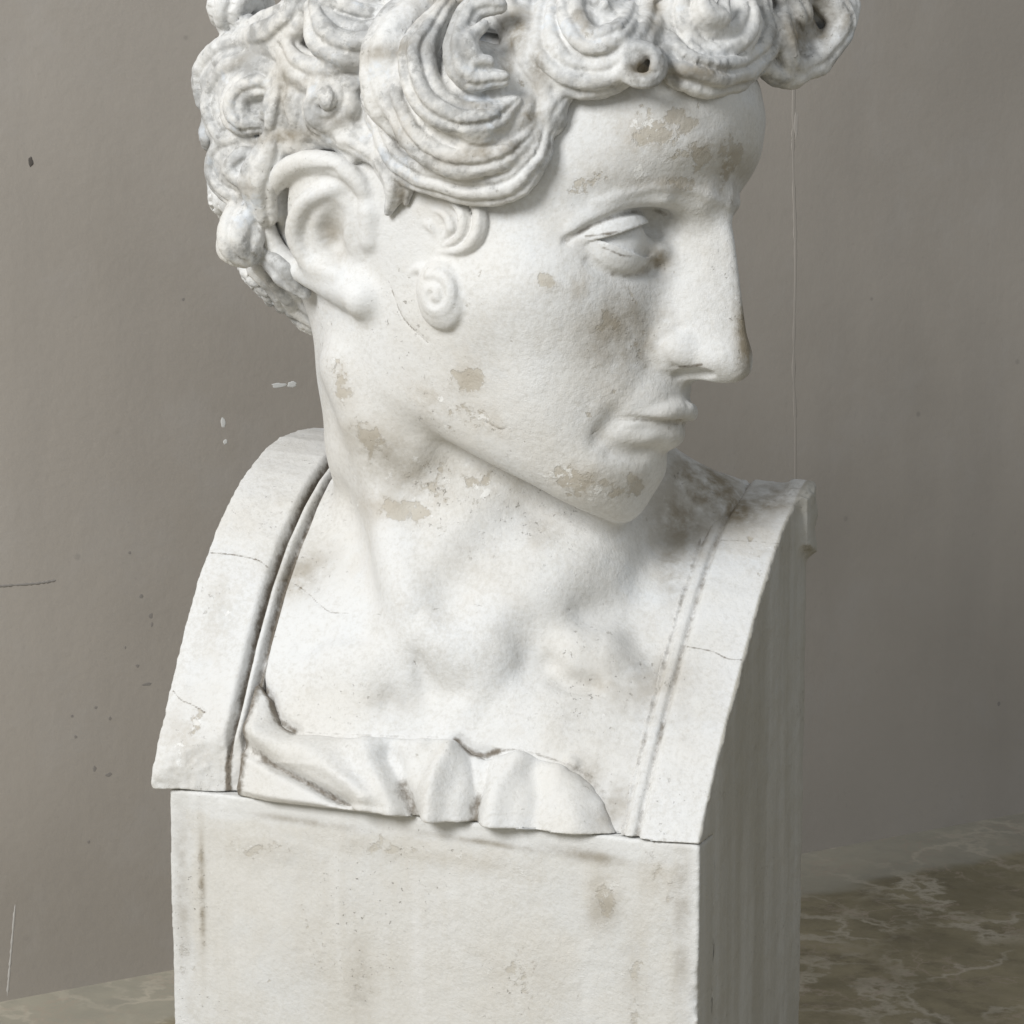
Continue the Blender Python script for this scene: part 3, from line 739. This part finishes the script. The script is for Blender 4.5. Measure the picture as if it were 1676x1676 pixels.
class G:
    """tiny node-graph helper"""
    def __init__(s, m): s.t = m.node_tree; s.n = s.t.nodes; s.l = s.t.links; s.bsdf = s.n['Principled BSDF']; s.co = s.n.new('ShaderNodeTexCoord').outputs['Object']
    def noise(s, sc, det=4, ro=.55, off=0, co=None, dist=0):
        n = s.n.new('ShaderNodeTexNoise'); n.inputs['Scale'].default_value = sc; n.inputs['Detail'].default_value = det; n.inputs['Roughness'].default_value = ro; n.inputs['Distortion'].default_value = dist
        c = co or s.co
        if off:
            a = s.n.new('ShaderNodeVectorMath'); a.inputs[1].default_value = (off, off*.7, -off); s.l.new(c, a.inputs[0]); c = a.outputs[0]
        s.l.new(c, n.inputs['Vector']); return n.outputs['Fac']
    def stretch(s, v):
        a = s.n.new('ShaderNodeVectorMath'); a.operation = 'MULTIPLY'; a.inputs[1].default_value = v; s.l.new(s.co, a.inputs[0]); return a.outputs[0]
    def vor(s, sc, feat='F1', co=None):
        n = s.n.new('ShaderNodeTexVoronoi'); n.feature = feat; n.inputs['Scale'].default_value = sc; s.l.new(co or s.co, n.inputs['Vector']); return n.outputs['Distance']
    def m(s, op, a, b=None, c=None):
        n = s.n.new('ShaderNodeMath'); n.operation = op
        for i, v in enumerate((a, b, c)):
            if v is None: continue
            if isinstance(v, (int, float)): n.inputs[i].default_value = v
            else: s.l.new(v, n.inputs[i])
        return n.outputs[0]
    def step(s, x, a, b, lo=0, hi=1):
        n = s.n.new('ShaderNodeMapRange'); n.interpolation_type = 'SMOOTHSTEP'
        for i, v in enumerate((x, a, b, lo, hi)):
            if isinstance(v, (int, float)): n.inputs[i].default_value = v
            else: s.l.new(v, n.inputs[i])
        return n.outputs[0]
    def mix(s, f, a, b):
        n = s.n.new('ShaderNodeMix'); n.data_type = 'RGBA'
        for i, v in ((0, f), (6, a), (7, b)):
            if isinstance(v, (int, float)): n.inputs[i].default_value = v
            elif isinstance(v, tuple): n.inputs[i].default_value = (*v, 1)
            else: s.l.new(v, n.inputs[i])
        return n.outputs[2]
    def attr(s, nm):
        n = s.n.new('ShaderNodeAttribute'); n.attribute_name = nm; return n.outputs['Fac']
    def bump(s, h, dist, st=1.0, prev=None):
        n = s.n.new('ShaderNodeBump'); n.inputs['Strength'].default_value = st; n.inputs['Distance'].default_value = dist; s.l.new(h, n.inputs['Height'])
        if prev is not None: s.l.new(prev, n.inputs['Normal'])
        return n.outputs[0]
def new_mat(nm):
    m = bpy.data.materials.new(nm); m.use_nodes = True; return m, G(m)
def plaster(nm, smudge=0.0, streak=0.0, patchy=0.0, rim=0):
    m, g = new_mat(nm)
    big = g.noise(7, 6, .6); mid = g.noise(26, 7, .62, 3.1); fine = g.noise(130, 5, .6, 5.3); vf = g.noise(420, 3, .6, 1.7)
    col = g.mix(g.step(big, .36, .66), (.685, .69, .688), (.66, .648, .618))
    col = g.mix(g.m('MULTIPLY', g.step(g.noise(12, 6, .6, 9), .52, .68), .55), col, (.66, .685, .71))      # cooler chalky areas
    col = g.mix(g.m('MULTIPLY', g.step(mid, .55, .66), .30), col, (.60, .575, .53))
    wear = g.attr('wear')
    grain = g.step(g.m('ADD', g.noise(300, 4, .75, 33), g.m('MULTIPLY', g.noise(16, 6, .65, 35), .55)), .70, .98)
    col = g.mix(g.m('MULTIPLY', grain, .36), col, (.47, .45, .405))
    pm = g.m('ADD', g.m('ADD', g.m('MULTIPLY', g.noise(34, 8, .68, 3.1), 1.9), g.m('MULTIPLY', fine, .45)), g.m('MULTIPLY', wear, .50))
    patch = g.step(pm, 1.53-patchy, 1.62-patchy)                                                                  # paint flaked off to beige plaster
    pc = g.mix(g.step(g.noise(60, 5, .6, 2), .4, .65), (.50, .47, .41), (.42, .385, .325))
    col = g.mix(g.m('MULTIPLY', patch, .82), col, pc)
    soft = g.m('MULTIPLY', wear, g.step(g.m('ADD', g.noise(40, 6, .7, 71), g.m('MULTIPLY', fine, .3)), .42, .82))
    col = g.mix(g.m('MULTIPLY', soft, .85), col, (.44, .40, .335))
    chalk = g.step(g.m('ADD', g.noise(55, 6, .7, 12), g.m('MULTIPLY', wear, .10)), .66, .70)                 # bright scuffs
    col = g.mix(g.m('MULTIPLY', chalk, .7), col, (.80, .80, .785))
    if rim:
        rm = g.step(g.m('ADD', g.attr('rim'), g.m('MULTIPLY', g.m('SUBTRACT', g.noise(22, 6, .7, 77), .5), 1.5)), .30, .68)
        col = g.mix(g.m('MULTIPLY', g.m('SUBTRACT', 1, rm), .34), col, (.61, .59, .54)); col = g.mix(g.m('MULTIPLY', rm, .6), col, (.70, .705, .70))
    if streak:
        st = g.noise(1, 6, .6, 4, g.stretch((26, 26, 2.2)))
        col = g.mix(g.m('MULTIPLY', g.step(st, .45, .72), streak), col, (.56, .535, .48))
        st2 = g.noise(1, 5, .6, 14, g.stretch((40, 40, 4)))
        col = g.mix(g.m('MULTIPLY', g.step(st2, .52, .74), streak*.45), col, (.80, .80, .80))
    if smudge:
        sm_ = g.step(g.m('ADD', g.noise(20, 6, .65, 6), g.m('MULTIPLY', fine, .35)), .60, .80)
        col = g.mix(g.m('MULTIPLY', sm_, smudge), col, (.34, .345, .345))
        sm2 = g.step(g.m('ADD', g.noise(90, 5, .7, 16), g.m('MULTIPLY', sm_, .12)), .60, .70)
        col = g.mix(g.m('MULTIPLY', sm2, smudge*.6), col, (.25, .245, .23))
        col = g.mix(g.m('MULTIPLY', g.step(g.noise(34, 5, .6, 21), .58, .68), .4), col, (.62, .69, .78))
    gr = g.attr('grime_shade')
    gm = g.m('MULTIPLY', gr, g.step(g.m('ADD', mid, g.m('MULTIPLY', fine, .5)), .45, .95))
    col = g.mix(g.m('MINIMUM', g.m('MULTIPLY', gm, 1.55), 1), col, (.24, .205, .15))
    soil_shade = g.attr('soil_shade'); sn = g.noise(1, 6, .6, 4, g.stretch((30, 30, 2.5)))
    col = g.mix(g.m('MULTIPLY', soil_shade, g.step(sn, .2, .7, .55, .95)), col, (.345, .325, .275))
    dt = g.attr('dirt')  # groove and crack dirt, plus shade painted along face creases
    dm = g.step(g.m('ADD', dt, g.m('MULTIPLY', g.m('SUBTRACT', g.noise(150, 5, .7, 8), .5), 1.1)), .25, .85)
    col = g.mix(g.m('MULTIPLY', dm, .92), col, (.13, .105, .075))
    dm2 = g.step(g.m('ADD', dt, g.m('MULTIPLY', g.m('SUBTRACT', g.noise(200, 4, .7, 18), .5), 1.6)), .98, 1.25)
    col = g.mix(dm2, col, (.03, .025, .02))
    # fine specks of soot and pitting, gathered in loose clusters
    fs = g.step(g.noise(230, 3, .75, 40), .63, .70)
    spk = g.m('MULTIPLY', fs, g.step(g.m('ADD', g.noise(11, 5, .6, 44), g.m('MULTIPLY', g.m('ADD', wear, gr), .12)), .48, .66))
    col = g.mix(g.m('MULTIPLY', spk, .6), col, (.27, .25, .21))
    fs2 = g.step(g.noise(75, 4, .7, 60), .69, .73)
    col = g.mix(g.m('MULTIPLY', fs2, .5), col, (.30, .28, .24))
    g.l.new(col, g.bsdf.inputs['Base Color'])
    g.bsdf.inputs['Roughness'].default_value = .62; g.bsdf.inputs['Specular IOR Level'].default_value = .32
    h = g.m('ADD', g.m('MULTIPLY', fine, .6), g.m('MULTIPLY', vf, .25))
    nb = g.bump(h, .0013, .65)
    h2 = g.m('SUBTRACT', g.m('MULTIPLY', chalk, .25), g.m('ADD', g.m('MULTIPLY', patch, .5), g.m('MULTIPLY', spk, 1.0)))
    nb = g.bump(h2, .0006, .8, nb)
    nb = g.bump(g.m('ADD', mid, g.m('MULTIPLY', g.m('MULTIPLY', g.noise(60, 6, .7, 81), g.step(g.m('ADD', g.noise(6, 4, .6, 83), g.m('MULTIPLY', wear, .2)), .40, .68)), .9)), .0026, .55, nb)
    g.l.new(nb, g.bsdf.inputs['Normal'])
    return m
PL = plaster('old_plaster'); PLH = plaster('smudged_plaster', smudge=.75); PLB = plaster('streaked_plaster', streak=.5, patchy=-.03, rim=1)
def attrs(V, dirt=None, deep=False):
    Bp = to_bust(V)
    soil_shade = sm(HALF-5, HALF-1.5, Bp[:, 0])*(Bp[:, 2] < .47/S)*sm(-2, 6, Bp[:, 1])  # right flank darkened in colour: its shade together with streaky dirt
    return {'wear': blobs(V, WEAR), 'grime_shade': blobs(V, HGRIME_SHADE, True) if deep else blobs(V, GRIME_SHADE), 'soil_shade': soil_shade, 'dirt': dirt if dirt is not None else np.zeros(len(V))}

root = bpy.data.objects.new('plaster_bust', None); COL.objects.link(root)
V, F = extract(figure, (-480, -600, -480), (480, 860, 420), VOX, 2.0)
print('figure', len(V), time.time()-T00)
me = numpy_mesh('figure', to_world(V), F, attrs(V, line_dirt_shade(V)))
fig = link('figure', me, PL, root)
hl, hh = np.array([k['lo'] for k in LOCKS]).min(0), np.array([k['hi'] for k in LOCKS]).max(0)
V, F = extract(hair, hl-20, hh+20, VOX, 1.45)
print('hair', len(V), len(LOCKS), time.time()-T00)
link('hair', numpy_mesh('hair', to_world(V), F, attrs(V, None, True)), PLH, root)

for nm, f, lo, hi, h in [('edge_band', band(-1), (-HALF-40, -30, HGT-10), (-HALF+BANDW+10, DEEP+20, HGT+600), VOX), ('edge_band', band(1), (HALF-BANDW-10, -30, -10), (HALF+60, DEEP+20, HGT+600), VOX),
                         ('drapery', drapery, (-HALF+60, -70, HGT-10), (HALF-40, 200, HGT+260), VOX),
                         ('plinth', plinth, (-HALF-10, -10, -10), (HALF+10, DEEP+10, HGT+10), max(VOX*1.3, 3))]:
    bx = from_bust(np.array([[x, y, z] for x in (lo[0], hi[0]) for y in (lo[1], hi[1]) for z in (lo[2], hi[2])]))
    V, F = extract(f, bx.min(0), bx.max(0), h, 1.6)
    dirt = None
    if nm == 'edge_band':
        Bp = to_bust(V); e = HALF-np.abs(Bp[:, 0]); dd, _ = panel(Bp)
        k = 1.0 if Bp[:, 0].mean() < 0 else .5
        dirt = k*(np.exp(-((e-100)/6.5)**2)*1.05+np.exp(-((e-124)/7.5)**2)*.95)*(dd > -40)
        dirt = np.maximum(np.minimum(dirt, 1.1)*(.85+.25*vnoise(V, 60.0)), line_dirt_shade(V, panel_pt, BLINES))
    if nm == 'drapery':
        Bp = to_bust(V); _, t = panel(Bp); Q = np.stack([Bp[:, 0], t*_seg], -1); dirt = line_dirt_shade(V)
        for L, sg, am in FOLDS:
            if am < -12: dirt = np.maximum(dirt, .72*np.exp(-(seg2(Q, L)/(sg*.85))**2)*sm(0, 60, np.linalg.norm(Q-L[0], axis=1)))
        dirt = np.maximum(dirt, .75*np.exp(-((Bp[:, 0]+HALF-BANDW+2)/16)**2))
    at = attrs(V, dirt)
    if nm == 'plinth':
        at['wear'] = blobs(V, [(985, 1470, 30, 50, 0, 1), (700, 1400, 200, 16, -6, .75), (420, 1385, 120, 22, -6, .65), (330, 1450, 8, 110, 0, .9), (1080, 1430, 40, 60, 0, .75), (560, 1560, 120, 90, 0, .5), (860, 1600, 90, 70, 0, .6), (1040, 1600, 20, 120, 0, .65), (300, 1560, 16, 90, 0, .6)], False, front_pt)
        at['grime_shade'] = blobs(V, [(331, 1470, 5, 100, 0, .7), (298, 1450, 14, 130, 0, .4), (960, 1400, 60, 10, -6, .55), (1115, 1500, 14, 140, 0, .4), (590, 1620, 16, 60, 0, .35), (500, 1345, 80, 6, -6, .5), (990, 1490, 26, 24, 0, .4), (800, 1380, 90, 5, -6, .5)], False, front_pt)
        Bp = to_bust(V); at['rim'] = np.clip(1.35-np.minimum(HALF-np.abs(Bp[:, 0]), HGT-Bp[:, 2])/42, 0, 1)
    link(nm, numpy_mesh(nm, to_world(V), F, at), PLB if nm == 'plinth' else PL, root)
    print(nm, len(V), time.time()-T00)

# ------------------------------------------------------------------ wall and floor
def slab(name, pts, thick, mat):
    """a quad given by four corners, extruded backwards"""
    p = np.array(pts, float); n = np.cross(p[1]-p[0], p[3]-p[0]); n /= np.linalg.norm(n)
    V = np.vstack([p, p-n*thick])
    F = np.array([[0, 1, 2, 3], [7, 6, 5, 4], [0, 4, 5, 1], [1, 5, 6, 2], [2, 6, 7, 3], [3, 7, 4, 0]])
    o = link(name, numpy_mesh(name, V, F), mat)
    o.data.polygons.foreach_set('use_smooth', np.zeros(6, bool)); return o
WA, WB = np.array([-.477, .239, 0]), np.array([.177, 1.126, 0])
WD = (WB-WA)/np.linalg.norm(WB-WA); WN = np.array([WD[1], -WD[0], 0])
def mat_plain(name, c, r=.7):
    m = bpy.data.materials.new(name); m.use_nodes = True
    b = m.node_tree.nodes['Principled BSDF']; b.inputs['Base Color'].default_value = (*c, 1); b.inputs['Roughness'].default_value = r
    return m
def wall_mat():
    m, g = new_mat('aged_wall_paint')
    col = g.mix(g.step(g.noise(2.2, 5, .6), .35, .68), (.415, .378, .335), (.355, .322, .283))
    col = g.mix(g.m('MULTIPLY', g.step(g.noise(9, 6, .65, 3), .5, .7), .25), col, (.44, .42, .40))
    col = g.mix(g.m('MULTIPLY', g.step(g.noise(1, 6, .6, 7, g.stretch((9, 9, 1.2))), .52, .75), .22), col, (.30, .275, .25))
    sv = g.vor(26); sel = g.step(g.noise(5, 3, .5, 11), .56, .66)
    col = g.mix(g.m('MULTIPLY', g.m('MULTIPLY', g.step(sv, .05, .10, 1, 0), sel), .6), col, (.16, .15, .14))
    col = g.mix(g.m('MULTIPLY', g.step(g.noise(120, 4, .7, 9), .62, .75), .18), col, (.22, .2, .18))
    g.l.new(col, g.bsdf.inputs['Base Color']); g.bsdf.inputs['Roughness'].default_value = .6
    nb = g.bump(g.noise(120, 4, .6, 2), .0006, .5); nb = g.bump(g.noise(9, 4, .5, 5), .004, .16, nb)
    g.l.new(nb, g.bsdf.inputs['Normal']); return m
def marble_mat():
    m, g = new_mat('veined_marble')
    nz = g.n.new('ShaderNodeTexNoise'); nz.inputs['Scale'].default_value = 6; nz.inputs['Detail'].default_value = 7; nz.inputs['Roughness'].default_value = .6
    g.l.new(g.co, nz.inputs['Vector'])
    sc = g.n.new('ShaderNodeVectorMath'); sc.operation = 'SCALE'; sc.inputs['Scale'].default_value = .35; g.l.new(nz.outputs['Color'], sc.inputs[0])
    ad = g.n.new('ShaderNodeVectorMath'); g.l.new(g.co, ad.inputs[0]); g.l.new(sc.outputs[0], ad.inputs[1])
    e1 = g.vor(7, 'DISTANCE_TO_EDGE', ad.outputs[0]); e2 = g.vor(19, 'DISTANCE_TO_EDGE', ad.outputs[0])
    dw = g.n.new('ShaderNodeVectorMath'); dw.operation = 'DOT_PRODUCT'; dw.inputs[1].default_value = tuple(WN); g.l.new(g.co, dw.inputs[0])
    edge = g.step(g.m('ADD', g.m('SUBTRACT', dw.outputs['Value'], float(WA @ WN)), g.m('MULTIPLY', g.noise(10, 5, .6, 90), .06)), .13, .155, 1, 0)
    base = g.mix(g.step(g.noise(9, 7, .65), .35, .65), (.215, .187, .115), (.345, .30, .195))
    base = g.mix(g.m('MULTIPLY', g.step(g.noise(24, 6, .7, 4), .48, .7), .6), base, (.125, .105, .066))
    base = g.mix(g.m('MULTIPLY', edge, .6), base, (.44, .425, .37))
    v1 = g.m('MULTIPLY', g.step(e1, .0, .07, 1, 0), g.step(g.noise(11, 4, .6, 3), .32, .62))
    v2 = g.m('MULTIPLY', g.step(e2, .0, .07, 1, 0), g.step(g.noise(13, 4, .6, 8), .40, .65))
    col = g.mix(g.m('MULTIPLY', v1, .85), base, (.52, .475, .385)); col = g.mix(g.m('MULTIPLY', v2, .65), col, (.42, .345, .275))
    g.l.new(col, g.bsdf.inputs['Base Color'])
    g.l.new(g.step(g.noise(30, 5, .6, 2), .3, .7, .32, .5), g.bsdf.inputs['Roughness'])
    return m
Z = np.array([0, 0, 1.0])
wall = slab('wall', [WA-WD*3-Z*.05, WB+WD*6-Z*.05, WB+WD*6+Z*3, WA-WD*3+Z*3], .12, wall_mat())
c = (WA+WB)/2-WN*.05
floor = slab('floor', [c-WD*3.4, c-WD*3.4+WN*4.5, c+WD*6.4+WN*4.5, c+WD*6.4], .05, marble_mat())
floor['kind'] = 'structure'
def on_wall(px, py):
    o = CAM; d = FWD+(px-838)/FPX*RGT-(py-838)/FPX*UPV
    return o+d*((WA-o) @ WN)/(d @ WN)
def tube_on(name, pts, rad, mat, parent, seg=8, jit=0.0, flat=.5):
    """a thin raised bead lying on the wall"""
    V = []; F = []
    P = spline(np.array(pts), max(12, len(pts)*10)); rr = np.random.default_rng(len(P)+int(rad*1e6))
    for i, p in enumerate(P):
        t = P[min(i+1, len(P)-1)]-P[max(i-1, 0)]; t /= np.linalg.norm(t); b = np.cross(t, WN)
        r = rad*(1+jit*(rr.random()-.5)*2)*min(1, .2+i*.4, .2+(len(P)-1-i)*.4)
        for k in range(seg):
            a = 2*math.pi*k/seg; V.append(p+b*r*math.cos(a)+WN*r*flat*math.sin(a))
    for i in range(len(P)-1):
        for k in range(seg): F.append([i*seg+k, i*seg+(k+1) % seg, (i+1)*seg+(k+1) % seg, (i+1)*seg+k])
    return link(name, numpy_mesh(name, np.array(V), np.array(F)), mat, parent)
def splash(name, px, py, rx, ry, mat, thick=.0006, seed=0):
    """a small irregular fleck of paint or dirt, a fraction of a millimetre thick"""
    rr = np.random.default_rng(seed+int(px*7+py)); n = 26
    o = on_wall(px, py); k = np.linalg.norm(o-CAM)/FPX
    a = np.linspace(0, 2*math.pi, n, endpoint=False); w = rr.random(n); w = (w+np.roll(w, 1)+np.roll(w, -1))/3
    rad = .6+.8*w
    ring = o+np.outer(rx*k*rad*np.cos(a), WD)+np.outer(ry*k*rad*np.sin(a), Z)
    V = np.vstack([ring+WN*.00005, o+(ring-o)*.75+WN*thick, [o+WN*thick*1.2]])
    F = [[i, (i+1) % n, n+(i+1) % n, n+i] for i in range(n)]+[[n+i, n+(i+1) % n, 2*n, 2*n] for i in range(n)]
    me = bpy.data.meshes.new(name); me.from_pydata(V.tolist(), [], [f if f[2] != f[3] else f[:3] for f in F]); me.update()
    return link(name, me, mat, wall)
WP, DK, GY = mat_plain('white_paint_fleck', (.72, .72, .70), .5), mat_plain('dark_scuff', (.10, .09, .08), .8), mat_plain('grey_scuff', (.27, .25, .23), .8)
tube_on('filler_seam', [on_wall(1303, 830)-Z*.3, on_wall(1302, 770), on_wall(1299, 600), on_wall(1302, 420), on_wall(1298, 250), on_wall(1300, 100), on_wall(1300, 0)+Z*.5], .0016, mat_plain('seam_filler', (.40, .366, .325), .6), wall, jit=.5, flat=.045)
splash('filler_blob', 1303, 205, 5, 22, mat_plain('seam_filler_blob', (.44, .405, .365), .55), .00025)
for i, q in enumerate([(365, 692, 5, 9), (369, 723, 4, 4), (455, 631, 14, 4), (478, 629, 9, 5)]): splash('paint_fleck', *q, WP, .00025, i)
splash('nail_hole', 50, 265, 4, 9, DK, .0004)
for i, q in enumerate([(231, 976, 4, 4), (247, 1008, 5, 5), (249, 1022, 3, 5), (225, 1090, 4, 3), (241, 1120, 10, 3), (180, 1176, 3, 4), (157, 1158, 3, 3), (155, 1258, 4, 5), (178, 1268, 7, 4), (118, 1172, 3, 3), (124, 1206, 3, 3), (212, 905, 3, 3), (300, 490, 3, 3), (145, 1378, 3, 3), (205, 1060, 2, 3), (1635, 1152, 4, 5)]): splash('scuff_mark', q[0], q[1], q[2]*.8, q[3]*.8, GY, .00012, i)
tube_on('scratch', [on_wall(-20, 961), on_wall(20, 958), on_wall(60, 955), on_wall(92, 950)], .0010, GY, wall, seg=6, jit=.5, flat=.25)
tube_on('scratch', [on_wall(25, 1480), on_wall(18, 1560), on_wall(12, 1630)], .0009, mat_plain('light_scratch', (.5, .48, .45), .6), wall, seg=6, jit=.4, flat=.25)
wall['label'] = 'taupe painted wall with scuffs and white paint flecks behind the bust'; wall['category'] = 'wall'
root['label'] = 'worn white plaster bust of a curly haired young man on its square block'; root['category'] = 'bust'

# ------------------------------------------------------------------ camera, light, world
cam = bpy.data.cameras.new('camera'); co = bpy.data.objects.new('camera', cam); COL.objects.link(co)
from mathutils import Matrix
M = Matrix.Identity(4)
for i in range(3):
    M[i][0], M[i][1], M[i][2], M[i][3] = RGT[i], UPV[i], TOW[i], CAM[i]
co.matrix_world = M
cam.sensor_width = 36; cam.lens = 36*FPX/1676; cam.clip_end = 100; cam.clip_start = .05
SC.camera = co
w = bpy.data.worlds.new('World'); SC.world = w; w.use_nodes = True
w.node_tree.nodes['Background'].inputs[0].default_value = (.9, .95, 1, 1); w.node_tree.nodes['Background'].inputs[1].default_value = .36
def area(name, loc, target, size, power, col):
    l = bpy.data.lights.new(name, 'AREA'); l.shape = 'RECTANGLE'; l.size, l.size_y = size; l.energy = power; l.color = col
    o = bpy.data.objects.new(name, l); COL.objects.link(o)
    from mathutils import Vector
    o.location = loc; o.rotation_euler = (Vector(target)-Vector(loc)).to_track_quat('-Z', 'Y').to_euler()
    return o
area('fill_light', (2.2, -1.6, 2.3), (.1, .1, .55), (1.2, 1.2), 10, (.95, .98, 1))  # added fill lamp with no known source, lifts the shaded face front
area('window_light', (-.85, -2.6, 2.15), (0, .1, .5), (1.1, 1.2), 104, (1, .998, .99))
SC.view_settings.view_transform = 'Standard'; SC.view_settings.look = 'None'
SC.view_settings.exposure = 0; SC.view_settings.gamma = 1
SC.view_settings.use_curve_mapping = False
print('done', time.time()-T00)
